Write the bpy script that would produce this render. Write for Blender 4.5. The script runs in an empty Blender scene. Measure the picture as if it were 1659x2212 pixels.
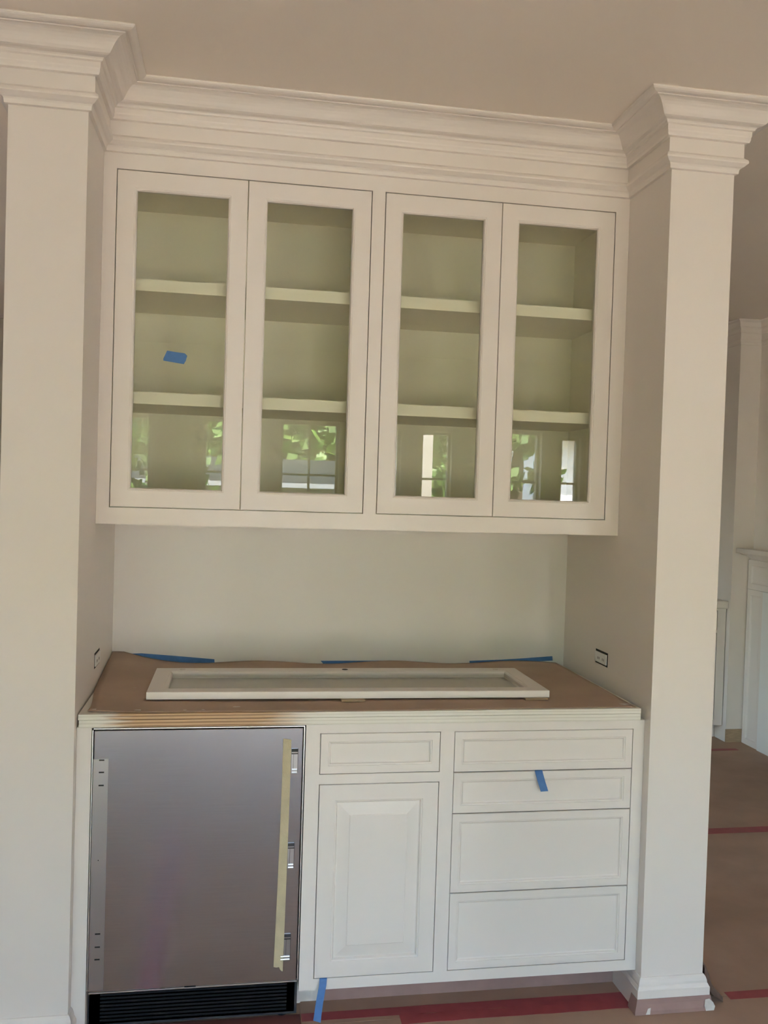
import bpy, math, random
from math import sin, cos, pi, radians, exp
from mathutils import Vector, Matrix

S = bpy.context.scene
COL = S.collection

# ------------------------------------------------------------------ camera
CAM = Vector((.41387, -2.51962, 1.55749))
YAW, PITCH, ROLL, FPX = .167197, .0232555, .03098, 1906.25
fw = Vector((sin(YAW)*cos(PITCH), cos(YAW)*cos(PITCH), -sin(PITCH)))
rt = fw.cross(Vector((0, 0, 1))).normalized()
up = rt.cross(fw)
rt, up = rt*cos(ROLL)+up*sin(ROLL), up*cos(ROLL)-rt*sin(ROLL)
cd = bpy.data.cameras.new('camera')
cam = bpy.data.objects.new('camera', cd)
COL.objects.link(cam)
cam.matrix_world = Matrix(((rt.x, up.x, -fw.x, CAM.x), (rt.y, up.y, -fw.y, CAM.y),
                           (rt.z, up.z, -fw.z, CAM.z), (0, 0, 0, 1)))
cd.sensor_fit = 'VERTICAL'
cd.sensor_height = 24.0
cd.lens = FPX/2212*24.0
cd.clip_start = .02
S.camera = cam

# ------------------------------------------------------------------ view, sky, sun
S.view_settings.view_transform = 'Standard'
S.view_settings.look = 'None'
S.view_settings.gamma = 1
S.view_settings.use_curve_mapping = False
S.view_settings.exposure = 3.30
S.cycles.use_denoising = True
S.cycles.use_adaptive_sampling = True
S.cycles.adaptive_threshold = .06
S.cycles.diffuse_bounces = 6
S.cycles.max_bounces = 10
S.cycles.transparent_max_bounces = 16
S.cycles.sample_clamp_indirect = 6
S.cycles.caustics_reflective = False
S.cycles.caustics_refractive = False

W = bpy.data.worlds.new('sky')
S.world = W
W.use_nodes = True
nt = W.node_tree
nt.nodes.clear()
sk = nt.nodes.new('ShaderNodeTexSky')
sk.sky_type = 'NISHITA'
sk.sun_disc = False
sk.sun_elevation = radians(48)
sk.sun_rotation = radians(31)
sk.air_density = 1.0
sk.dust_density = 1.0
bg = nt.nodes.new('ShaderNodeBackground')
bg.inputs[1].default_value = .52
wo = nt.nodes.new('ShaderNodeOutputWorld')
nt.links.new(sk.outputs[0], bg.inputs[0])
nt.links.new(bg.outputs[0], wo.inputs[0])

sd = bpy.data.lights.new('sun', 'SUN')
sd.energy = 9.0
sd.angle = radians(.6)
sd.color = (1, .95, .87)
sun = bpy.data.objects.new('sun', sd)
COL.objects.link(sun)
sun.rotation_euler = Vector((-.30, -.50, -.78)).to_track_quat('-Z', 'Y').to_euler()
sun.location = (0, 6, 10)

# rear windows: (x0, x1, z0, z1, mullion x list)
YR = -4.5
WINS = [(-1.5, -.29, .12, 2.13), (.14, .58, .12, 2.13), (.78, 1.28, .12, 2.13),
        (1.42, 1.82, .12, 2.09), (2.0, 2.27, .12, 2.09), (2.62, 3.09, .12, 2.13), (3.28, 3.46, .12, 2.09), (3.51, 3.70, .12, 2.09)]  # last opening is unseen, added for more light from the right
for i, (x0, x1, z0, z1) in enumerate(WINS):
    ld = bpy.data.lights.new('window_portal', 'AREA')
    ld.shape = 'RECTANGLE'
    ld.size = x1-x0
    ld.size_y = z1-z0
    ld.cycles.is_portal = True
    lo = bpy.data.objects.new('window_portal', ld)
    COL.objects.link(lo)
    lo.location = ((x0+x1)/2, YR-.13, (z0+z1)/2)
    lo.rotation_euler = (radians(90), 0, 0)
    lo.rotation_euler = Vector((0, 1, 0)).to_track_quat('-Z', 'Z').to_euler()

ld = bpy.data.lights.new('window_portal', 'AREA')  # portal of the added side window
ld.shape = 'RECTANGLE'
ld.size, ld.size_y = 1.0, 2.0
ld.cycles.is_portal = True
lo = bpy.data.objects.new('window_portal', ld)
COL.objects.link(lo)
lo.location = (-3.36, 1.5, 1.12)
lo.rotation_euler = Vector((1, 0, 0)).to_track_quat('-Z', 'Z').to_euler()

# ------------------------------------------------------------------ materials
def mat(name, col, rough=.5, metal=0., noise=0., nscale=8., bump=0., bscale=200., spec=.5, col2=None, stretch=None):
    m = bpy.data.materials.new(name)
    m.use_nodes = True
    n, l = m.node_tree.nodes, m.node_tree.links
    b = n['Principled BSDF']
    b.inputs['Base Color'].default_value = (*col, 1)
    b.inputs['Roughness'].default_value = rough
    b.inputs['Metallic'].default_value = metal
    b.inputs['Specular IOR Level'].default_value = spec
    if noise or bump:
        tc = n.new('ShaderNodeTexCoord')
        src = tc.outputs['Object']
        if stretch:
            mp = n.new('ShaderNodeMapping')
            mp.inputs['Scale'].default_value = stretch
            l.new(src, mp.inputs[0])
            src = mp.outputs[0]
        if noise:
            t = n.new('ShaderNodeTexNoise')
            t.inputs['Scale'].default_value = nscale
            t.inputs['Detail'].default_value = 5
            l.new(src, t.inputs['Vector'])
            r = n.new('ShaderNodeValToRGB')
            c2 = col2 or tuple(c*(1-noise) for c in col)
            r.color_ramp.elements[0].position = .35
            r.color_ramp.elements[1].position = .65
            r.color_ramp.elements[0].color = (*c2, 1)
            r.color_ramp.elements[1].color = (*col, 1)
            l.new(t.outputs['Fac'], r.inputs[0])
            l.new(r.outputs[0], b.inputs['Base Color'])
        if bump:
            t2 = n.new('ShaderNodeTexNoise')
            t2.inputs['Scale'].default_value = bscale
            l.new(src, t2.inputs['Vector'])
            bp = n.new('ShaderNodeBump')
            bp.inputs['Strength'].default_value = bump
            bp.inputs['Distance'].default_value = .002
            l.new(t2.outputs['Fac'], bp.inputs['Height'])
            l.new(bp.outputs[0], b.inputs['Normal'])
    return m

def glass_mat(name, tint):
    m = bpy.data.materials.new(name)
    m.use_nodes = True
    n, l = m.node_tree.nodes, m.node_tree.links
    n.clear()
    geo = n.new('ShaderNodeNewGeometry')
    mx = n.new('ShaderNodeMix')                # same Fresnel on both faces of the pane
    mx.inputs['A'].default_value = 1.5
    mx.inputs['B'].default_value = 1/1.5
    l.new(geo.outputs['Backfacing'], mx.inputs['Factor'])
    fr = n.new('ShaderNodeFresnel')
    l.new(mx.outputs['Result'], fr.inputs['IOR'])
    tr = n.new('ShaderNodeBsdfTransparent')
    tr.inputs[0].default_value = (*tint, 1)
    gl = n.new('ShaderNodeBsdfGlossy')
    gl.inputs['Roughness'].default_value = .0
    ms = n.new('ShaderNodeMixShader')
    out = n.new('ShaderNodeOutputMaterial')
    l.new(fr.outputs[0], ms.inputs[0])
    l.new(tr.outputs[0], ms.inputs[1])
    l.new(gl.outputs[0], ms.inputs[2])
    l.new(ms.outputs[0], out.inputs[0])
    return m

M = {}
M['paint'] = mat('cream_white_paint', (.775, .712, .662), .42, bump=.04, bscale=120)
M['inside'] = mat('cream_cabinet_inside', (.85, .80, .68), .5)
M['wall'] = mat('white_wall_paint', (.75, .705, .67), .6, bump=.08, bscale=260)
M['ceiling'] = mat('beige_ceiling_paint', (.87, .785, .70), .8, bump=.1, bscale=200)
M['farwall'] = mat('taupe_wall_paint', (.46, .41, .35), .8)
M['floor'] = mat('brown_board', (.42, .275, .185), .7, noise=.15, nscale=3)
M['kraft'] = mat('brown_kraft_paper', (.49, .35, .26), .75, noise=.14, nscale=5, bump=.25, bscale=40)
M['floorkraft'] = mat('brown_floor_paper', (.44, .285, .20), .75, noise=.14, nscale=5, bump=.25, bscale=40)
M['rosin'] = mat('red_rosin_paper', (.22, .075, .06), .7, noise=.2, nscale=6, bump=.2, bscale=30)
M['pinkpaper'] = mat('pinkish_masking_paper', (.36, .22, .19), .7, noise=.15, nscale=12, bump=.3, bscale=50)
M['flapbrown'] = mat('dark_brown_torn_paper', (.20, .13, .10), .8, noise=.4, nscale=30)
M['redtape'] = mat('red_tape', (.36, .07, .075), .5, noise=.15, nscale=20)
M['bluetape'] = mat('blue_painters_tape', (.07, .19, .45), .6, noise=.12, nscale=60, bump=.3, bscale=400)
M['yellowtape'] = mat('yellow_masking_tape', (.56, .47, .30), .6, noise=.1, nscale=30, bump=.3, bscale=300)
M['whitetear'] = mat('torn_white_paper', (.72, .66, .60), .8, noise=.15, nscale=40)
M['steel'] = mat('brushed_steel', (.50, .50, .505), .18, metal=1., noise=.05, nscale=6, stretch=(1, 1, 60))
M['steel2'] = mat('pale_steel_strip', (.44, .42, .425), .36, metal=1.)
M['chrome'] = mat('chrome', (.90, .90, .91), .30, metal=1.)
M['black'] = mat('black_plastic', (.012, .012, .014), .7, spec=.15)
M['darkgap'] = mat('dark_gasket', (.03, .03, .035), .6)
M['plastic'] = mat('white_plastic', (.80, .79, .77), .3)
M['hole'] = mat('dark_slot', (.02, .018, .015), .8)
M['wood'] = mat('bare_wood_shim', (.48, .34, .21), .7, noise=.3, nscale=20, stretch=(1, 20, 20))
M['glass'] = glass_mat('clear_cabinet_glass', (.97, .98, .945))
M['winglass'] = glass_mat('window_glass', (.97, .98, .97))
M['winframe'] = mat('dark_beige_window_frame', (.40, .35, .29), .5)
M['bounce_patio'] = mat('tan_bounce_paving', (.38, .30, .215), .85, noise=.12, nscale=3)  # added terrace surface, tan so that it bounces warm light to the ceiling
M['side_bounce'] = mat('brown_bounce_paving', (.17, .14, .11), .9, noise=.12, nscale=3)  # brown chosen to limit light bounced in through the added side window
M['grass'] = mat('lawn', (.10, .16, .05), .9, noise=.4, nscale=2)
M['leaf'] = mat('green_leaves', (.16, .27, .055), .5, noise=.55, nscale=1.6, col2=(.05, .11, .02))
M['bark'] = mat('bark', (.12, .09, .06), .9, noise=.3, nscale=8)
M['stucco'] = mat('white_stucco', (.86, .86, .84), .8, bump=.2, bscale=60)
M['shingle'] = mat('grey_roof_shingle', (.055, .058, .06), .95, noise=.3, nscale=9, spec=.1)
M['greywall'] = mat('pale_grey_siding', (.34, .345, .35), .8)
M['trimwhite'] = mat('white_house_trim', (.85, .85, .85), .5)
M['outglass'] = mat('dark_house_window', (.05, .06, .07), .1)

def ply_mat():
    m = bpy.data.materials.new('painted_plywood_edge')
    m.use_nodes = True
    n, l = m.node_tree.nodes, m.node_tree.links
    b = n['Principled BSDF']
    b.inputs['Roughness'].default_value = .6
    tc = n.new('ShaderNodeTexCoord')
    sx = n.new('ShaderNodeSeparateXYZ')
    l.new(tc.outputs['Object'], sx.inputs[0])
    nz = n.new('ShaderNodeTexNoise')
    nz.inputs['Scale'].default_value = 9
    mp = n.new('ShaderNodeMapping')
    mp.inputs['Scale'].default_value = (1, 1, 14)
    l.new(tc.outputs['Object'], mp.inputs[0])
    l.new(mp.outputs[0], nz.inputs['Vector'])
    # bare stretch: x about .10 to .60, ragged by the noise
    def math_(op, a, bb):
        k = n.new('ShaderNodeMath')
        k.operation = op
        for i, v in enumerate((a, bb)):
            if isinstance(v, (int, float)):
                k.inputs[i].default_value = v
            else:
                l.new(v, k.inputs[i])
        return k.outputs[0]
    xx = math_('ADD', sx.outputs['X'], math_('MULTIPLY', math_('SUBTRACT', nz.outputs['Fac'], .5), .16))
    mr1 = n.new('ShaderNodeMapRange'); mr1.interpolation_type = 'SMOOTHSTEP'
    mr1.inputs['From Min'].default_value = .07
    mr1.inputs['From Max'].default_value = .14
    l.new(xx, mr1.inputs['Value'])
    mr2 = n.new('ShaderNodeMapRange'); mr2.interpolation_type = 'SMOOTHSTEP'
    mr2.inputs['From Min'].default_value = .66
    mr2.inputs['From Max'].default_value = .50
    l.new(xx, mr2.inputs['Value'])
    mask = math_('MULTIPLY', mr1.outputs[0], mr2.outputs[0])
    # plies
    wv = n.new('ShaderNodeTexWave')
    wv.bands_direction = 'Z'
    wv.inputs['Scale'].default_value = 33
    wv.inputs['Distortion'].default_value = 1.2
    wv.inputs['Detail'].default_value = 2
    mp2 = n.new('ShaderNodeMapping')
    mp2.inputs['Scale'].default_value = (.12, 1, 1)
    l.new(tc.outputs['Object'], mp2.inputs[0])
    l.new(mp2.outputs[0], wv.inputs['Vector'])
    rw = n.new('ShaderNodeValToRGB')
    rw.color_ramp.elements[0].color = (.30, .17, .085, 1)
    rw.color_ramp.elements[1].color = (.60, .40, .23, 1)
    rw.color_ramp.elements[0].position = .1
    rw.color_ramp.elements[1].position = .6
    l.new(wv.outputs['Fac'], rw.inputs[0])
    rp = n.new('ShaderNodeValToRGB')
    rp.color_ramp.elements[0].color = (.64, .59, .51, 1)
    rp.color_ramp.elements[1].color = (.78, .74, .665, 1)
    rp.color_ramp.elements[1].position = .25
    l.new(wv.outputs['Fac'], rp.inputs[0])
    mx = n.new('ShaderNodeMix')
    mx.data_type = 'RGBA'
    l.new(mask, mx.inputs['Factor'])
    l.new(rp.outputs[0], mx.inputs['A'])
    l.new(rw.outputs[0], mx.inputs['B'])
    l.new(mx.outputs['Result'], b.inputs['Base Color'])
    return m
M['ply'] = ply_mat()

# ------------------------------------------------------------------ mesh helpers
class MB:
    def __init__(s):
        s.v, s.f = [], []
    def box(s, x0, x1, y0, y1, z0, z1):
        b = len(s.v)
        s.v += [(x, y, z) for z in (z0, z1) for y in (y0, y1) for x in (x0, x1)]
        s.f += [tuple(b+i for i in q) for q in ((0, 2, 3, 1), (4, 5, 7, 6), (0, 1, 5, 4), (2, 6, 7, 3), (0, 4, 6, 2), (1, 3, 7, 5))]
        return s
    def poly(s, pts, off):
        """closed outline pts (list of 3D), extruded by vector off"""
        b, n = len(s.v), len(pts)
        s.v += [tuple(p) for p in pts] + [tuple(Vector(p)+Vector(off)) for p in pts]
        s.f += [tuple(range(b+n-1, b-1, -1)), tuple(range(b+n, b+2*n))]
        s.f += [(b+i, b+(i+1) % n, b+n+(i+1) % n, b+n+i) for i in range(n)]
        return s
    def sweep(s, path, prof, right=True):
        """path: 2D points; prof: (offset, z); offset goes to the right-hand side of the path; mitred"""
        n, k = len(path), len(prof)
        P = [Vector(p) for p in path]
        b = len(s.v)
        for i in range(n):
            ns = []
            if i > 0:
                d = (P[i]-P[i-1]).normalized(); ns.append(Vector((d.y, -d.x)))
            if i < n-1:
                d = (P[i+1]-P[i]).normalized(); ns.append(Vector((d.y, -d.x)))
            if len(ns) == 2:
                m = (ns[0]+ns[1])
                m = m/(1+ns[0].dot(ns[1]))
            else:
                m = ns[0]
            for o, z in prof:
                q = P[i]+m*o
                s.v.append((q.x, q.y, z))
        for i in range(n-1):
            for j in range(k):
                a = b+i*k+j; a2 = b+i*k+(j+1) % k
                s.f.append((a, a2, a2+k, a+k))
        s.f.append(tuple(range(b, b+k)))
        s.f.append(tuple(range(b+(n-1)*k+k-1, b+(n-1)*k-1, -1)))
        return s
    def grid(s, nu, nv, fn, thick=0.):
        b = len(s.v)
        for j in range(nv+1):
            for i in range(nu+1):
                s.v.append(tuple(fn(i/nu, j/nv)))
        for j in range(nv):
            for i in range(nu):
                a = b+j*(nu+1)+i
                s.f.append((a, a+1, a+nu+2, a+nu+1))
        return s
    def cyl(s, c, r, h, axis='Y', n=16):
        b = len(s.v)
        for t in (0, h):
            for i in range(n):
                a = 2*pi*i/n
                p = {'Y': (r*cos(a), t, r*sin(a)), 'Z': (r*cos(a), r*sin(a), t), 'X': (t, r*cos(a), r*sin(a))}[axis]
                s.v.append((c[0]+p[0], c[1]+p[1], c[2]+p[2]))
        s.f += [(b+i, b+(i+1) % n, b+n+(i+1) % n, b+n+i) for i in range(n)]
        s.f += [tuple(range(b+n-1, b-1, -1)), tuple(range(b+n, b+2*n))]
        return s
    def build(s, name, m, parent=None, bevel=0, smooth=False, solid=0):
        me = bpy.data.meshes.new(name)
        me.from_pydata(s.v, [], s.f)
        import bmesh
        bm = bmesh.new(); bm.from_mesh(me)
        bmesh.ops.recalc_face_normals(bm, faces=bm.faces)
        bm.to_mesh(me); bm.free()
        me.materials.append(M[m] if isinstance(m, str) else m)
        o = bpy.data.objects.new(name, me)
        COL.objects.link(o)
        if parent is not None:
            o.parent = parent
            o.matrix_parent_inverse = Matrix.Translation(parent.location).inverted() @ Matrix.Identity(4)
        if solid:
            md = o.modifiers.new('thickness', 'SOLIDIFY'); md.thickness = solid; md.offset = 1
        if bevel:
            md = o.modifiers.new('soft_edge', 'BEVEL'); md.width = bevel; md.segments = 2
            md.limit_method = 'ANGLE'; md.angle_limit = radians(40)
        if smooth:
            for p in me.polygons: p.use_smooth = True
        return o

def tag(o, label, cat, group=None):
    o['label'] = label
    o['category'] = cat
    if group: o['group'] = group
    return o
def struct(o, label=None, cat=None):
    o['kind'] = 'structure'
    if label: o['label'] = label
    if cat: o['category'] = cat
    return o
def thing(name, label, cat, loc=(0, 0, 0), group=None):
    o = bpy.data.objects.new(name, None)
    COL.objects.link(o)
    o.location = loc
    o.empty_display_size = .05
    return tag(o, label, cat, group)

def panel(x0, x1, z0, z1, yf, yb, rings, through=False, back=True):
    """rectangular front: rings = [(inset, depth)], first is the outer edge"""
    m = MB()
    R = [(0, yb-yf)] + rings
    for ins, dep in R:
        m.v += [(x0+ins, yf+dep, z0+ins), (x1-ins, yf+dep, z0+ins), (x1-ins, yf+dep, z1-ins), (x0+ins, yf+dep, z1-ins)]
    n = len(R)
    for k in range(n-1):
        for i in range(4):
            m.f.append((k*4+i, k*4+(i+1) % 4, (k+1)*4+(i+1) % 4, (k+1)*4+i))
    if through:
        for i in range(4):
            m.f.append(((n-1)*4+i, (n-1)*4+(i+1) % 4, (i+1) % 4, i))
    else:
        m.f.append(tuple((n-1)*4+i for i in range(4)))
        m.f.append((3, 2, 1, 0))
    return m

# ------------------------------------------------------------------ main measures
XR, YU, YB, YC = 1.671, .2421, .689, -.0374
XCL, XCR, ZC = -.2031, 1.8736, 2.728
ZCB = 2.5447
YBK = .80                    # back of the niche block
XW0, XW1, YF = -3.2, 3.9, 4.3

# ------------------------------------------------------------------ room shell
struct(MB().box(XW0-.2, XW1+.6, YR-.2, YF+.2, -.2, 0).build('floor', 'floor'), 'brown covered floor of the room', 'floor')
struct(MB().box(XW0-.6, XW1+.8, YR-.45, YF+.6, ZC, ZC+.3).build('ceiling', 'ceiling'), 'flat beige painted ceiling', 'ceiling')
struct(MB().box(XCL, 0, YC, YBK, 0, ZC).build('wall_niche_left', 'paint'), 'white pier on the refrigerator side of the niche', 'wall')
struct(MB().box(XR, XCR, YC, YBK, 0, ZC).build('wall_niche_right', 'paint'), 'white pier beside the drawer stack', 'wall')
struct(MB().box(0, XR, YB, YBK, 0, ZC).build('wall_niche_back', 'wall'), 'white backsplash wall of the niche', 'wall')
struct(MB().box(XW0-.2, XW0, YR, 1.0, 0, ZC).box(XW0-.2, XW0, 2.0, YF, 0, ZC).box(XW0-.2, XW0, 1.0, 2.0, 0, .12).box(XW0-.2, XW0, 1.0, 2.0, 2.13, ZC).build('wall_left', 'wall'), 'side wall beyond the refrigerator end', 'wall')
struct(MB().box(XW0, XW1+.4, YF, YF+.2, 0, ZC).build('wall_far', 'farwall'), 'taupe wall at the back of the alcove', 'wall')
struct(MB().box(XW1, XW1+.2, YR, 1.0, 0, ZC).build('wall_right', 'wall'), 'side wall in front of the fireplace', 'wall')
# rear wall with its window openings
m = MB()
xs = XW0-.2
for x0, x1, z0, z1 in WINS:
    m.box(xs, x0, YR-.16, YR, 0, ZC)
    m.box(x0, x1, YR-.16, YR, 0, z0)
    m.box(x0, x1, YR-.16, YR, z1, ZC)
    xs = x1
m.box(xs, XW1+.2, YR-.16, YR, 0, ZC)
struct(m.build('wall_rear', 'wall'), 'window wall facing the cabinets', 'wall')
for i, (x0, x1, z0, z1) in enumerate(WINS):
    f = MB()
    t = .022
    f.box(x0, x0+t, YR-.12, YR-.06, z0, z1).box(x1-t, x1, YR-.12, YR-.06, z0, z1)
    f.box(x0+t, x1-t, YR-.12, YR-.06, z0, z0+t).box(x0+t, x1-t, YR-.12, YR-.06, z1-t, z1)
    fo = struct(f.build('window_%d' % (i+1), 'winframe'), 'tall narrow window in the rear wall', 'window')
    bars = []
    if x1-x0 > .45 and i != 5:
        xm = (x0+x1)/2
        MB().box(xm-.009, xm+.009, YR-.105, YR-.075, z0+t, z1-t).build('muntin', 'winframe', fo)
    for zz in (.75, 1.68):
        MB().box(x0+t, x1-t, YR-.103, YR-.077, zz-.009, zz+.009).build('muntin', 'winframe', fo)
    MB().box(x0+t, x1-t, YR-.092, YR-.088, z0+t, z1-t).build('pane', 'winglass', fo)

f = MB()  # added window, brightens the ceiling of the left room
f.box(-3.31, -3.25, 1.0, 1.022, .12, 2.13).box(-3.31, -3.25, 1.978, 2.0, .12, 2.13).box(-3.31, -3.25, 1.022, 1.978, .12, .142).box(-3.31, -3.25, 1.022, 1.978, 2.108, 2.13)
fo = struct(f.build('window_9', 'winframe'), 'added tall window in the side wall, brightening the room beyond the refrigerator end', 'window')
MB().box(-3.282, -3.278, 1.022, 1.978, .142, 2.108).build('pane', 'winglass', fo)
for zz in (.75, 1.68):
    MB().box(-3.293, -3.267, 1.022, 1.978, zz-.009, zz+.009).build('muntin', 'winframe', fo)

# crown moulding round the block
CROWN = [(0, ZCB), (.0085, 2.5462), (.010, 2.557), (.0125, 2.561), (.0188, 2.5642), (.022, 2.567), (.0285, 2.5722), (.0295, 2.5765), (.0275, 2.583),
         (.023, 2.5865), (.0188, 2.591), (.0185, 2.632), (.0285, 2.6335), (.0312, 2.640), (.0317, 2.647), (.033, 2.6505), (.0335, 2.664), (.039, 2.6665), (.0405, 2.6705),
         (.0435, 2.6735)]
CYMA = [(.0435, 2.6735), (.0470, 2.6740), (.0545, 2.6758), (.0600, 2.6787), (.0652, 2.6855), (.0700, 2.6935), (.0755, 2.7008), (.0820, 2.7075), (.0885, 2.7117), (.0955, 2.7138), (.1015, 2.7143)]
CROWN += CYMA[1:]
CROWN += [(.1030, 2.7143), (.1034, 2.7168), (.1075, 2.7176), (.1100, 2.7158), (.1150, 2.7150), (.1210, 2.7162), (.1262, 2.7188), (.1295, 2.7222), (.1305, 2.7250), (.1285, ZC), (0, ZC)]
path = [(XCL, YBK), (XCL, YC), (0, YC), (0, YU), (XR, YU), (XR, YC), (XCR, YC), (XCR, YBK)]
struct(MB().sweep(path[::1], CROWN).build('trim_1', 'paint'), 'stepped cream crown moulding wrapping both piers and the cabinet', 'crown moulding')

BASE = [(0, .1025), (.003, .1015), (.0068, .096), (.0088, .090), (.010, .0858), (.0105, .079), (.0122, .0768), (.0150, .0705), (.0168, .068), (.0172, 0), (0, 0)]
struct(MB().sweep([(XCL, YBK), (XCL, YC), (0, YC), (0, -.001)], BASE).build('baseboard_left', 'paint'), 'white base moulding of the refrigerator pier', 'baseboard')
struct(MB().sweep([(XR, .122), (XR, YC), (XCR, YC), (XCR, YBK)], BASE).build('baseboard_right', 'paint'), 'white base moulding of the drawer pier', 'baseboard')

# ------------------------------------------------------------------ upper glass cabinet
ub = thing('wall_cabinet', 'cream built-in wall cabinet with four glass doors under the crown', 'cabinet', (XR/2, YU, 1.4343))
XS = [.0384, .4286, .8131, .8539, 1.2367, 1.6232]
ZT, ZB, ZU = 2.4988, 1.4848, 1.4343
e = .0006
f = MB()
f.box(e, XS[0], YU, YU+.02, ZU, ZCB+.15).box(XS[2], XS[3], YU, YU+.02, ZB, ZT).box(XS[5], XR-e, YU, YU+.02, ZU, ZCB+.15)
f.box(XS[0], XS[5], YU, YU+.02, ZU, ZB).box(XS[0], XS[5], YU, YU+.02, ZT, ZCB+.15)
f.build('face_frame', 'paint', ub)
f = MB()
YI = YU+.0202
f.box(.002, .02, YI, YB-.002, ZU+.0, ZT+.05).box(XR-.02, XR-.002, YI, YB-.002, ZU, ZT+.05)
f.box(.02, XR-.02, YI, YB-.002, ZU, ZB+.004).box(.02, XR-.02, YI, YB-.002, ZT+.004, ZT+.05)
f.box(.02, XR-.02, YB-.02, YB-.002, ZB+.004, ZT+.004)
f.box(.8235, .8435, YI, YB-.02, ZB+.004, ZT+.004)
f.build('carcass', 'inside', ub)
for (a, b) in ((.0205, .823), (.844, XR-.0205)):
    for zt in (1.842, 2.189):
        MB().box(a, b, .300, YB-.021, zt-.037, zt).build('shelf', 'inside', ub)
DR = [(XS[0], XS[1]), (XS[1], XS[2]), (XS[3], XS[4]), (XS[4], XS[5])]
g = .0016
for i, (a, b) in enumerate(DR):
    ga = g*1.6 if i in (0, 2) else g*.7
    gb = g*1.6 if i in (1, 3) else g*.7
    d = panel(a+ga, b-gb, ZB+.0022, ZT-.0028, YU, YU+.0195,
              [(0, .0012), (.0012, 0), (.0505, 0), (.0515, .0012), (.0545, .0018), (.0565, .0042), (.0582, .0065), (.0584, .0195)], through=True)
    do = d.build('door', 'paint', ub)
    MB().box(a+ga+.0572, b-gb-.0572, YU+.009, YU+.012, ZB+.059, ZT-.0595).build('glass_pane', 'glass', do)

# ------------------------------------------------------------------ base cabinet
bc = thing('base_cabinet', 'white base cabinet with paneled door and five drawers beside the refrigerator', 'cabinet', (1.15, 0, 0))
X1, X2, X3, X4 = .6737, 1.0298, 1.0716, 1.6347
XF = .632
Z1, Z2, Z3, Z4, ZFT, ZFB = .8549, .7351, .7065, .1376, .882, .105
f = MB()
f.box(XF, X1, 0, .02, ZFB, ZFT).box(X4, XR-e, 0, .02, ZFB, ZFT).box(X2, X3, 0, .02, Z4, Z1)
f.box(X1, X4, 0, .02, Z1, ZFT).box(X1, X4, 0, .02, ZFB, Z4).box(X1, X2, 0, .02, Z3, Z2)
f.build('face_frame', 'paint', bc)
MB().box(XF, XR-.002, .0205, YB-.003, ZFB, ZFT).build('carcass', 'inside', bc)
f = MB().box(.648, XR-.001, .125, .14, 0, ZFB)
f.build('toe_kick', 'paint', bc)
MB().box(XF, .648, .118, YB-.003, 0, ZFB).build('end_panel', 'paint', bc)

def drawer(a, b, z0, z1, ins):
    r = [(0, .0012), (.0012, 0), (ins-.001, 0), (ins, .0014), (ins+.0035, .0020), (ins+.006, .0058), (ins+.0085, .0068)]
    return panel(a+.0018, b-.0018, z0+.0015, z1-.0015, 0, .0195, r).build('drawer', 'paint', bc)
drawer(X1, X2, Z2, Z1, .024)
for z0, z1 in ((.7322, Z1), (.6084, .7322), (.3699, .6084), (Z4, .3699)):
    drawer(X3, X4, z0, z1, .0235)
panel(X1+.002, X2-.002, Z4+.0018, Z3-.0018, -.001, .0195,
      [(0, .0012), (.0012, 0), (.0460, 0), (.0475, .0016), (.0505, .0022), (.0545, .0085), (.0570, .0085), (.0900, .0026), (.0925, .0005)]).build('door', 'paint', bc)
tag(MB().box(e, .0395, .0, .6, 0, ZFT).build('filler_panel', 'paint'), 'narrow cream filler panel beside the refrigerator door', 'panel')

# ------------------------------------------------------------------ refrigerator
fr = thing('undercounter_refrigerator', 'stainless undercounter refrigerator with black kick grille and no handle', 'refrigerator', (.335, 0, 0))
MB().box(.0410, .6305, .035, .62, .02, .879).build('body', 'darkgap', fr)
dr = MB().box(.0470, .6235, .0, .033, .1375, .8715).build('door', 'steel', fr, bevel=.0015)
fx = MB().box(.0440, .6290, .004, .034, .8742, .8768).box(.0412, .0438, .004, .034, .14, .872).box(.6265, .6292, .002, .034, .137, .8742)
fx.build('trim_bead', 'chrome', fr)
MB().box(.0470, .6262, -.0016, .012, .1340, .1372).build('bottom_bead', 'chrome', fr)
MB().box(.0462, .0865, -.0014, .0, .142, .793).build('hinge_strip', 'steel2', dr)
for zz in (.790, .756, .7195, .303, .266, .231):
    MB().box(.0615, .0755, -.0022, -.0012, zz-.0018, zz+.0018).build('slot', 'hole', dr)
MB().cyl((.0655, -.0022, .51), .0014, .0012).build('screw_hole', 'hole', dr)
for k, (z0, z1, hz) in enumerate(((.741, .813, (.80, .758)), (.466, .540, (.526, .505, .484)), (.199, .276, (.262, .214)))):
    xo = .592 - .003*k
    br = MB().box(xo, xo+.018, -.0035, 0, z0, z1).build('bracket', 'steel2', dr)
    MB().box(xo, xo+.0182, -.0045, -.0033, z1-.009, z1).build('slot', 'darkgap', br)
    MB().box(xo, xo+.0182, -.0045, -.0033, z1-.0155, z1-.013).build('slot', 'hole', br)
    MB().box(xo+.0055, xo+.0063, -.0039, -.0033, z0+.012, z1-.016).build('groove', 'hole', br)
    MB().box(xo+.0178, xo+.0188, -.0039, -.0008, z0+.004, z1).build('groove', 'hole', br)
    w0 = xo-.009 if k == 2 else xo+.002
    for q in (0, .0085):
        # rolled bright clip
        MB().cyl((w0, -.0045, z0+.004+q), .0022, xo+.0165-w0, axis='X', n=10).build('clip', 'chrome', br)
    for zz in hz:
        MB().cyl((xo-.004, -.0016, zz), .0016, .0016).build('screw_hole', 'hole', dr)
kg = MB().box(.0405, .627, .035, .06, .022, .131)
kg = kg.build('kick_grille', 'black', fr, bevel=.004)
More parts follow.
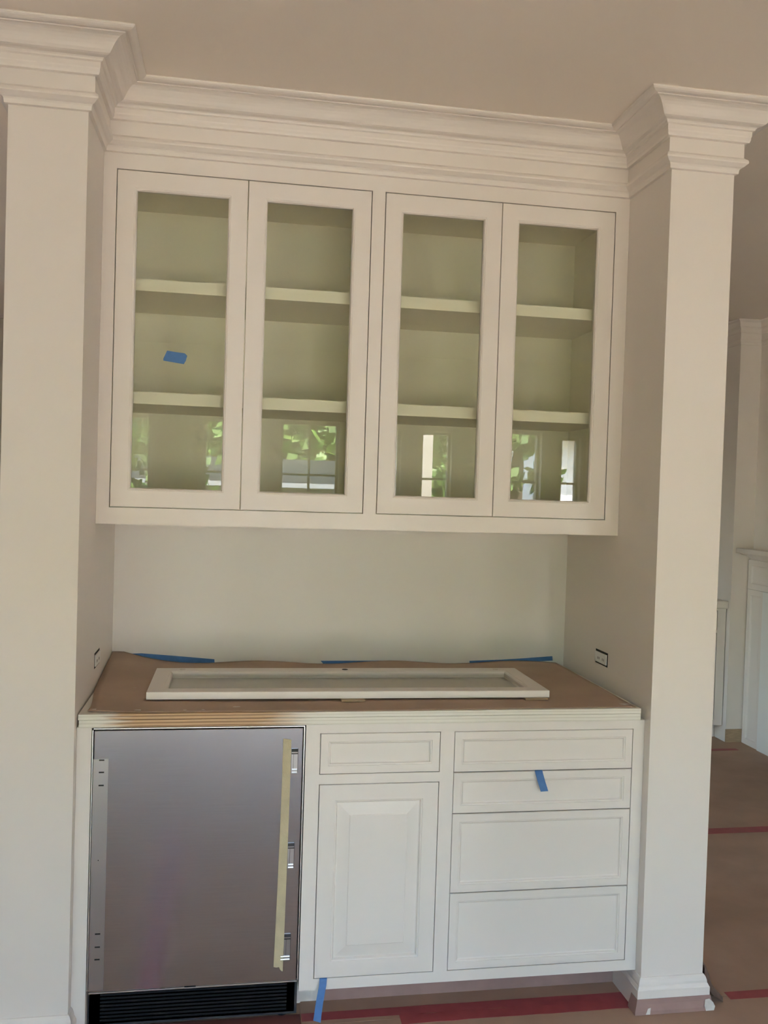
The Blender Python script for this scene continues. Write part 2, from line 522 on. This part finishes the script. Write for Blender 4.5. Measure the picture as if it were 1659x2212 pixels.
for q in range(9):
    zz = .034+q*.0105
    MB().box(.075, .600, .0325, .036, zz, zz+.0055).build('louver', 'black', kg)
for xx in (.08, .59):
    MB().cyl((xx, .08, 0), .018, .025, axis='Z').build('foot', 'black', fr)
MB().box(.240, .254, -.001, .02, .1285, .1372).build('clip', 'black', fr)
MB().box(.308, .340, -.0008, .02, .1290, .1395).build('clip', 'black', fr)

# yellow tape on the door
def strip(pts_l, pts_r, th):
    m = MB()
    n = len(pts_l)
    pts = list(pts_l)+list(reversed(pts_r))
    return m.poly(pts, th)
L = [(.5675, -.0022, .842), (.5668, -.0022, .70), (.5650, -.0022, .55), (.5625, -.0022, .40), (.5600, -.0022, .28), (.5578, -.0022, .181)]
Rr = [(.5905, -.0022, .838), (.5903, -.0022, .70), (.5885, -.0022, .55), (.5862, -.0022, .40), (.5850, -.0022, .28), (.5838, -.0022, .166), (.5775, -.0022, .171), (.5735, -.0022, .180), (.566, -.0022, .179)]
m = MB().poly(L+list(reversed(Rr)), (0, .0021, 0))
yt = tag(m.build('masking_tape', 'yellowtape'), 'long strip of yellowish masking tape down the refrigerator door', 'tape')
L2 = [(.5765, -.0027, .842), (.5752, -.0027, .60), (.5735, -.0027, .40), (.5705, -.0027, .185)]
R2 = [(.5905, -.0027, .825), (.5893, -.0027, .60), (.5873, -.0027, .40), (.5845, -.0027, .168)]
MB().poly(L2+R2[::-1], (0, .0006, 0)).build('second_layer', 'yellowtape', yt)

# ------------------------------------------------------------------ countertop
ct = thing('countertop', 'plywood countertop with partly bare wood front edge', 'countertop', (.83, 0, .885))
MB().box(.0045, 1.6516, -.0120, YB-.001, .9045, .9200).build('top_layer', 'ply', ct, bevel=.0008)
MB().box(.0066, 1.6516, -.0112, YB-.001, .8825, .9040).build('bottom_layer', 'ply', ct, bevel=.0008)

def sm(t, a, b):
    t = max(0, min(1, (t-a)/(b-a)))
    return t*t*(3-2*t)
random.seed(4)
def paper(u, v):
    x = .026+u*(1.640-.026)
    y = -.006+v*(.6865+.006)
    if v < .08:
        y += .006*sin(u*9)*(1-v/.08)+.012*sm(x, .18, .03)
    x0 = .026 - .024*sm(v, .05, .5)
    if u < .12:
        x = x0+(x-.026)*(.026+.12*1.614-x0)/(.12*1.614)
    z = .9212
    z += .034*sm(v, .35, .98)*exp(-max(0, x-.04)/.11)                 # curls up in the back corner
    z += .010*sm(v, .90, 1)*(.45+.55*sin(x*13+1.2))                   # wavy back edge
    z += .0035*sm(x, .20, .02)*sm(v, .14, .0)                         # lifted front corner
    z += .0011*(1+sin(x*7+y*5))*(.4+.6*sin(y*11+x*3)**2)*sm(v, .02, .2)*sm(1-v, .02, .2)
    return x, y, z
pp = MB().grid(90, 40, paper).build('kraft_paper_sheet', 'kraft', smooth=True, solid=.0006)
tag(pp, 'brown kraft paper sheet covering the countertop', 'paper')
random.seed(8)
for (px, py, s) in ((.040, .018, .010), (.160, .02, .012), (.29, .016, .008), (.34, .016, .007), (.435, .045, .012), (.12, .30, .010), (1.618, .03, .016)):
    t = []
    for k in range(7):
        a = 2*pi*k/7
        rr = s*random.uniform(.35, 1)
        t.append((px+rr*cos(a)*1.3, py+rr*sin(a)*.6, .9232+(.004 if px < .1 else 0)))
    MB().poly(t, (0, 0, .0005)).build('torn_patch', 'whitetear', pp)

# blue tapes along the back of the paper
YT = YB-.0030
def tape(name, pts, th, label, m='bluetape', group=None):
    return tag(MB().poly(pts, th).build(name, m), label, 'tape', group)
tape('painters_tape', [(.012, YT, .950), (.060, YT, .957), (.100, YT, .9585), (.22, YT, .949), (.355, YT, .937), (.356, YT, .922), (.30, YT, .922), (.237, YT, .927), (.12, YT, .939)], (0, .0025, 0),
     'long blue tape strip where the paper curls up by the refrigerator end')
tape('painters_tape', [(.737, YT, .931), (1.000, YT, .931), (1.003, YT, .924), (1.001, YT, .9165), (.748, YT, .9165), (.744, YT, .924)], (0, .0025, 0),
     'short level blue tape strip on the backsplash behind the loose door')
tape('painters_tape', [(1.299, YT, .930), (1.42, YT, .934), (1.52, YT, .940), (1.625, YT, .9475), (1.627, YT, .931), (1.50, YT, .925), (1.40, YT, .919), (1.301, YT, .9145)], (0, .0025, 0),
     'slanting blue tape strip on the backsplash near the outlet over the drawers')

# ------------------------------------------------------------------ loose glass door on the counter
ld = thing('loose_cabinet_door', 'cream framed glass cabinet door lying flat on the kraft paper', 'cabinet door', (.79, .29, .928))
r = [(0, .0012), (.0012, 0), (.047, 0), (.0485, .0015), (.0525, .0022), (.0555, .0065), (.0565, .0215)]
m = panel(.1725, 1.4000, 0, .350, 0, .0215, r, through=True)
m.v = [(x, .119+z - (x-.17)*.012, .9505-y) for x, y, z in m.v]
m.build('frame', 'paint', ld)
m = MB().box(.227, 1.345, .0102, .0135, .055, .295)
m.v = [(x, .119+z - (x-.17)*.012, .9505-y) for x, y, z in m.v]
m.build('glass_pane', 'glass', ld)
for xx in (.258, .795, 1.321):
    MB().cyl((xx, .443-(xx-.17)*.012, .9504), .010, .0008, axis='Z').build('hinge_bore', 'darkgap' if xx == .795 else 'whitetear', ld)
for (a, b, lab) in ((.744, .815, 'thin wooden shim under the middle of the loose door'), (1.319, 1.392, 'thin wooden shim under the outlet end of the loose door')):
    tag(MB().box(a, b, .092, .16, .9236, .9289).build('wood_shim', 'wood'), lab, 'shim')

# ------------------------------------------------------------------ outlets
def outlet(xw, sgn, label):
    o = thing('wall_outlet', label, 'outlet', (xw, .335, 1.008))
    x = lambda d: xw+sgn*d
    def bx(d0, d1, y0, y1, z0, z1, nm, mt, par):
        a, b = sorted((x(d0), x(d1)))
        return MB().box(a, b, y0, y1, z0, z1).build(nm, mt, par)
    bx(-.004, .0006, .286, .386, .9845, 1.0325, 'cutout', 'hole', o)
    fc = bx(-.004, .004, .2925, .386, .9905, 1.0255, 'receptacle', 'plastic', o)
    for yc in (.318, .356):
        bx(.003, .0044, yc-.009, yc-.0065, 1.001, 1.009, 'slot', 'hole', fc)
        bx(.003, .0044, yc+.002, yc+.0045, 1.001, 1.009, 'slot', 'hole', fc)
    return o
outlet(0, 1, 'white wall outlet without cover plate above the refrigerator end of the counter')
outlet(XR, -1, 'white wall outlet without cover plate above the drawer end of the counter')

# tapes on doors and drawers
tape('painters_tape', [(.197, YU+.0086, 1.9655), (.222, YU+.0086, 1.9625), (.250, YU+.0086, 1.960), (.257, YU+.0086, 1.953), (.2535, YU+.0086, 1.938), (.2475, YU+.0086, 1.927), (.215, YU+.0086, 1.931), (.1865, YU+.0086, 1.9345), (.1865, YU+.0086, 1.941)],
     (0, .0006, 0), 'small torn piece of blue tape stuck on the cabinet glass')
def ribbon(name, cl, w, label):
    """cl: list of centre points with a sideways direction in x"""
    m = MB()
    n = len(cl)
    for p in cl:
        m.v += [(p[0]-w/2, p[1], p[2]), (p[0]+w/2, p[1], p[2]+(p[3] if len(p) > 3 else 0))]
    m.f = [(2*i, 2*i+1, 2*i+3, 2*i+2) for i in range(n-1)]
    return tag(m.build(name, 'bluetape', solid=.0005), label, 'tape')
ribbon('painters_tape', [(1.335, .004, .7332), (1.3352, -.0012, .7310), (1.3365, -.006, .722), (1.340, -.013, .705), (1.3445, -.020, .688), (1.3470, -.024, .6765, .001)], .0235,
       'short blue tape tab hanging from the edge of the drawer stack')
ribbon('painters_tape', [(.7025, .004, .1388), (.7025, -.0022, .1370), (.7008, -.008, .122), (.6955, -.015, .098), (.6915, -.018, .075), (.6880, -.022, .050), (.6852, -.0255, .031, -.008)], .0215,
       'long blue tape tab hanging from the base cabinet door to the floor')

# ------------------------------------------------------------------ floor paper, tapes
def sheet(name, x0, x1, y0, y1, z, m, label, cat='paper', h=.001, wob=.004):
    random.seed(int(abs(x0*100+y0*77)))
    n = 14
    a = [(x0+(x1-x0)*i/n, y0+random.uniform(-wob, wob), z) for i in range(n+1)]
    b = [(x0+(x1-x0)*i/n, y1+random.uniform(-wob, wob), z) for i in range(n+1)]
    return tag(MB().poly(a+b[::-1], (0, 0, h)).build(name, m), label, cat)
sheet('floor_paper', -2.6, 3.75, -1.30, 0.0, 0, 'floorkraft', 'brown floor protection paper running in front of both piers', wob=.002)
sheet('floor_paper', 1.93, 3.72, .003, 1.29, 0, 'floorkraft', 'brown floor protection paper beside the drawer pier')
sheet('floor_paper', 1.93, 3.70, 1.30, 2.53, 0, 'floorkraft', 'brown floor protection paper leading to the fireplace')
sheet('floor_paper', .645, 1.668, .004, .122, .0, 'floorkraft', 'strip of brown floor paper under the drawer toe kick', wob=.001)
sheet('rosin_paper', -.0 + .002, .643, -.10, .058, .0012, 'rosin', 'dark red rosin paper on the floor under the refrigerator', wob=.002)
sheet('red_tape', .646, 1.680, .021, .060, .0014, 'redtape', 'red tape strip tucked along the toe kick', 'tape', .0006, .001)
sheet('red_tape', .935, 1.655, -.024, .020, .0014, 'redtape', 'red tape strip on the floor seam before the drawers', 'tape', .0008, .002)
sheet('red_tape', 1.985, 3.6, -.018, .022, .0014, 'redtape', 'red tape strip on the floor seam beside the drawer pier', 'tape', .0006, .002)
sheet('red_tape', 2.10, 3.6, 1.262, 1.325, .0014, 'redtape', 'red tape strip on the floor seam halfway to the fireplace', 'tape', .0006, .003)
sheet('red_tape', 3.0, 3.575, 2.535, 2.575, .0014, 'redtape', 'short red tape strip on the floor before the far pier', 'tape', .0006, .002)
tag(MB().box(.155, .225, -1.6, -.11, .0014, .002).build('red_tape', 'redtape'), 'red tape strip on the floor running towards the refrigerator', 'tape')

# paper masking the toe kick, ragged left end
t = [(.710, .1245, .1045)] + [(1.669, .1245, .1045), (1.669, .121, .0012)]
t += [(.700, .121, .0012), (.706, .1225, .03), (.700, .1235, .055), (.712, .124, .075)]
tag(MB().poly(t, (0, -.0008, 0)).build('masking_paper', 'pinkpaper'), 'pinkish paper masking the toe kick below the drawers', 'paper')
# paper round the foot of the drawer pier
MP = [(.0176, .044), (.0186, .044), (.0215, .030), (.0275, .012), (.0285, .0015), (.0262, .0015), (.0245, .012), (.0195, .030)]
mo = tag(MB().sweep([(XR, -.015), (XR, YC), (XCR, YC), (XCR, .05)], MP).build('masking_paper', 'pinkpaper'), 'pinkish paper wrapped round the foot of the drawer pier', 'paper')
def tear(pts, par):
    MB().poly(pts, (0, -.001, 0)).build('torn_patch', 'whitetear', par)
yv = YC-.030
tear([(1.872, yv+.006, .034), (1.885, yv+.005, .037), (1.897, yv+.003, .026), (1.902, yv, .015), (1.898, yv-.0005, .003), (1.872, yv-.0005, .003), (1.868, yv+.001, .018)], mo)
tear([(1.676, yv, .004), (1.690, yv, .004), (1.693, yv+.003, .022), (1.684, yv+.003, .020)], mo)
# torn paper flap leaning against the side of the pier
random.seed(21)
def flap(u, v):
    y = -.030+u*.30
    top = .045+.062*sm(u, .0, .12)*(1-.35*sm(u, .6, 1))+.007*sin(u*37)+.004*sin(u*71+1)
    z = .0015+v*top
    x = 1.962-.058*v**.8-.010*sm(u, .1, .0)+.005*sin(u*23+v*4)*v+.004*sin(v*9+u*11)
    return x, y, z
m = MB().grid(36, 7, flap)
tag(m.build('paper_flap', 'flapbrown', solid=.0006), 'torn brown paper flap leaning on the side of the drawer pier', 'paper')

# ------------------------------------------------------------------ far room: alcove cabinet, pier, fireplace
struct(MB().box(3.59, 3.90, 2.72, YF, 0, ZC).build('wall_pier', 'paint'), 'far pale pier between alcove and fireplace', 'wall')
struct(MB().box(3.735, 4.5, 1.0, 2.72, 0, ZC).build('wall_chimney', 'paint'), 'chimney wall above the fireplace mantel', 'wall')
small = [(o*.36, ZC-(ZC-z)*.85) for o, z in CROWN]
struct(MB().sweep([(3.59, YF), (3.59, 2.72), (3.735, 2.72), (3.735, 1.0)], small).build('trim_2', 'paint'), 'small crown moulding of the far pier and chimney', 'crown moulding')
struct(MB().box(3.587, 3.734, 2.712, 2.72, 0, .085).build('baseboard_far', 'wood'), 'brown paper covered base of the far pier', 'baseboard')
ac = thing('alcove_cabinet', 'white base cabinet in the far alcove beyond the drawer pier', 'cabinet', (3.1, 2.76, 0))
f = MB().box(2.5, 3.585, 2.78, 3.38, .10, .865).box(2.5, 3.585, 2.85, 3.38, 0, .10)
f.build('carcass', 'paint', ac)
MB().box(2.48, 3.588, 2.735, 3.38, .865, .915).build('counter', 'paint', ac, bevel=.008)
f = MB().box(3.527, 3.585, 2.76, 2.779, .10, .865).box(2.5, 3.527, 2.76, 2.779, .85, .865).box(2.5, 3.527, 2.76, 2.779, .704, .724).box(2.5, 3.527, 2.76, 2.779, .10, .133)
f.build('face_frame', 'paint', ac)
for a, b in ((2.52, 3.02), (3.03, 3.523)):
    panel(a, b, .728, .846, 2.76, 2.779, [(0, 0), (.03, 0), (.036, .006)]).build('drawer', 'paint', ac)
    panel(a, b, .137, .700, 2.76, 2.779, [(0, 0), (.05, 0), (.056, .006)]).build('door', 'paint', ac)
fp = thing('fireplace_mantel', 'pale carved fireplace surround with projecting mantel shelf in the far room', 'fireplace', (3.72, 2.1, 0))
m = MB()
SH = [(0, 1.19), (.02, 1.19), (.03, 1.205), (.05, 1.215), (.085, 1.225), (.095, 1.232), (.125, 1.235), (.125, 1.262), (0, 1.262)]
m.sweep([(3.734, 2.712), (3.734, 1.25)], SH)
m.build('mantel_shelf', 'paint', fp)
def leg(y0, y1):
    m = panel(y0, y1, 0, 1.0, 0, .034, [(0, 0), (.035, 0), (.042, .006), (.05, .008)])
    m.v = [(3.700+y, x, z) for x, y, z in m.v]
    return m.build('leg', 'paint', fp)
leg(2.53, 2.712); leg(1.25, 1.43)
m = panel(1.25, 2.712, 1.002, 1.19, 0, .034, [(0, 0), (.035, 0), (.042, .006), (.05, .008)])
m.v = [(3.700+y, x, z) for x, y, z in m.v]
m.build('frieze', 'paint', fp)
MB().box(3.690, 3.7345, 2.36, 2.528, 0, 1.0).box(3.690, 3.7345, 1.432, 1.60, 0, 1.0).box(3.690, 3.7345, 1.60, 2.36, .8, 1.0).build('slip', 'plastic', fp)
MB().box(3.728, 3.7348, 1.60, 2.36, 0, .8).build('firebox', 'hole', fp)

# ------------------------------------------------------------------ outside, seen in the cabinet glass
struct(MB().box(-60, 60, -80, YR-.17, -.55, -.5).build('ground', 'grass'), 'lawn outside the rear windows', 'ground')
struct(MB().box(-60, XW0-.21, YR-.16, 20, -.55, -.5).build('ground', 'side_bounce'), 'added ground outside the added side window, browned to limit bounced light', 'ground')  # unseen ground, colour set by the light it bounces indoors
struct(MB().box(-14, 12, -17.5, YR-.17, -.5, -.42).build('bounce_patio', 'bounce_patio'), 'added tan terrace outside the windows, bouncing warm sunlight indoors', 'terrace')  # added reflector: sunlit paving that lights ceiling and upper fronts
gh = thing('garage', 'white sunlit garage outside the rear windows', 'building', (7.4, -12, -.5))
MB().box(5.22, 10.6, -14, -10.0, -.5, 2.75).build('wall', 'stucco', gh)
MB().poly([(4.98, -9.45, 2.50), (4.98, -9.45, 2.62), (4.98, -12, 3.9), (4.98, -14.6, 2.62), (4.98, -14.6, 2.5), (4.98, -12, 3.76)], (6.1, 0, 0)).build('roof', 'shingle', gh)
MB().box(4.97, 11.09, -9.50, -9.44, 2.46, 2.63).build('fascia', 'trimwhite', gh)
for (xa, xb, mt, lab) in ((2.18, 2.48, 'stucco', 'white square porch column outside the windows'), (2.70, 2.86, 'farwall', 'slim taupe porch column outside the windows')):
    pc = thing('porch_column', lab, 'column', ((xa+xb)/2, -8.05, -.42))
    MB().box(xa, xb, -8.2, -7.9, -.42, 2.7).build('shaft', mt, pc)
    MB().box(xa-.04, xb+.04, -8.24, -7.86, -.42, -.2).build('base', mt, pc)
    MB().box(xa-.04, xb+.04, -8.24, -7.86, 2.7, 2.82).build('cap', mt, pc)
nh = thing('neighbour_house', 'low house with grey roof across the lawn', 'building', (1, -24, -.5))
MB().box(-7, 4.2, -26, -20.5, -.5, 1.62).build('wall', 'greywall', nh)
MB().poly([(-7.5, -19.9, 1.60), (-7.5, -19.9, 1.70), (-7.5, -23.2, 2.42), (-7.5, -26.6, 1.70), (-7.5, -26.6, 1.60)], (12.2, 0, 0)).build('roof', 'shingle', nh)
MB().box(-7.52, 4.72, -19.96, -19.88, 1.58, 1.70).build('gutter', 'greywall', nh)
for xx in (-5, -2.2, .8, 2.8):
    w = MB().box(xx, xx+.9, -20.52, -20.46, .3, 1.4).build('window', 'trimwhite', nh)
    MB().box(xx+.08, xx+.82, -20.47, -20.44, .38, 1.32).build('pane', 'outglass', w)
def tree(x, y, h, r, n, seed, label, ls=.22):
    random.seed(seed)
    o = thing('tree', label, 'tree', (x, y, -.5), 'trees outside the rear windows')
    tr = MB()
    k = 8
    for j, (zz, rr) in enumerate(((-.5, .20), (h*.4, .14), (h*.75, .05))):
        for i in range(k):
            a = 2*pi*i/k
            tr.v.append((x+rr*cos(a)+.1*j, y+rr*sin(a), zz))
    for j in range(2):
        for i in range(k):
            tr.f.append((j*k+i, j*k+(i+1) % k, (j+1)*k+(i+1) % k, (j+1)*k+i))
    tr.build('trunk', 'bark', o)
    m = MB()
    cl = [(random.gauss(0, .45)*r, random.gauss(0, .4)*r, random.uniform(.12, .95)*h) for _ in range(26)]
    for q in range(n):
        c = random.choice(cl)
        rad = r*.33
        p = Vector((x+c[0]+random.gauss(0, rad*.6), y+c[1]+random.gauss(0, rad*.6), c[2]+random.gauss(0, rad*.6)))
        d = Vector((random.gauss(0, 1), random.gauss(0, 1), random.gauss(0, 1))).normalized()
        u_ = d.orthogonal().normalized()*ls*random.uniform(.5, 1)
        v_ = d.cross(u_).normalized()*u_.length*.55
        b = len(m.v)
        m.v += [tuple(p-u_), tuple(p+v_), tuple(p+u_), tuple(p-v_)]
        m.f.append((b, b+1, b+2, b+3))
    fo = m.build('foliage', 'leaf', o)
    return o
tree(-1.6, -9.5, 3.6, 1.5, 2600, 1, 'leafy garden tree nearest the window wall on the refrigerator side', .14)
tree(3.85, -8.0, 3.2, .44, 3200, 2, 'leafy garden tree standing before the garage', .12)
hd = thing('hedge', 'tall dense green hedge closing off the garden', 'hedge', (0, -42, -.5))
random.seed(77)
m = MB()
for q in range(18000):
    p = Vector((random.uniform(-40, 40), -41-random.random()*2, random.uniform(-.5, 7.5+1.2*sin(q))))
    d = Vector((random.gauss(0, 1), random.gauss(0, 1.6), random.gauss(0, 1))).normalized()
    u_ = d.orthogonal().normalized()*random.uniform(.35, .7)
    v_ = d.cross(u_).normalized()*u_.length*.6
    b = len(m.v)
    m.v += [tuple(p-u_), tuple(p+v_), tuple(p+u_), tuple(p-v_)]
    m.f.append((b, b+1, b+2, b+3))
fo = m.build('foliage', 'leaf', hd)
for i, (x, y, h, r) in enumerate(((-10, -33, 9, 2.4), (0, -33, 8.5, 2.4), (10, -33, 9, 2.4), (20, -33, 9, 2.4), (-20, -33, 9, 2.4))):
    tree(x, y, h, r, 2600, 10+i, 'tall leafy tree in the row behind the neighbour house', .42)
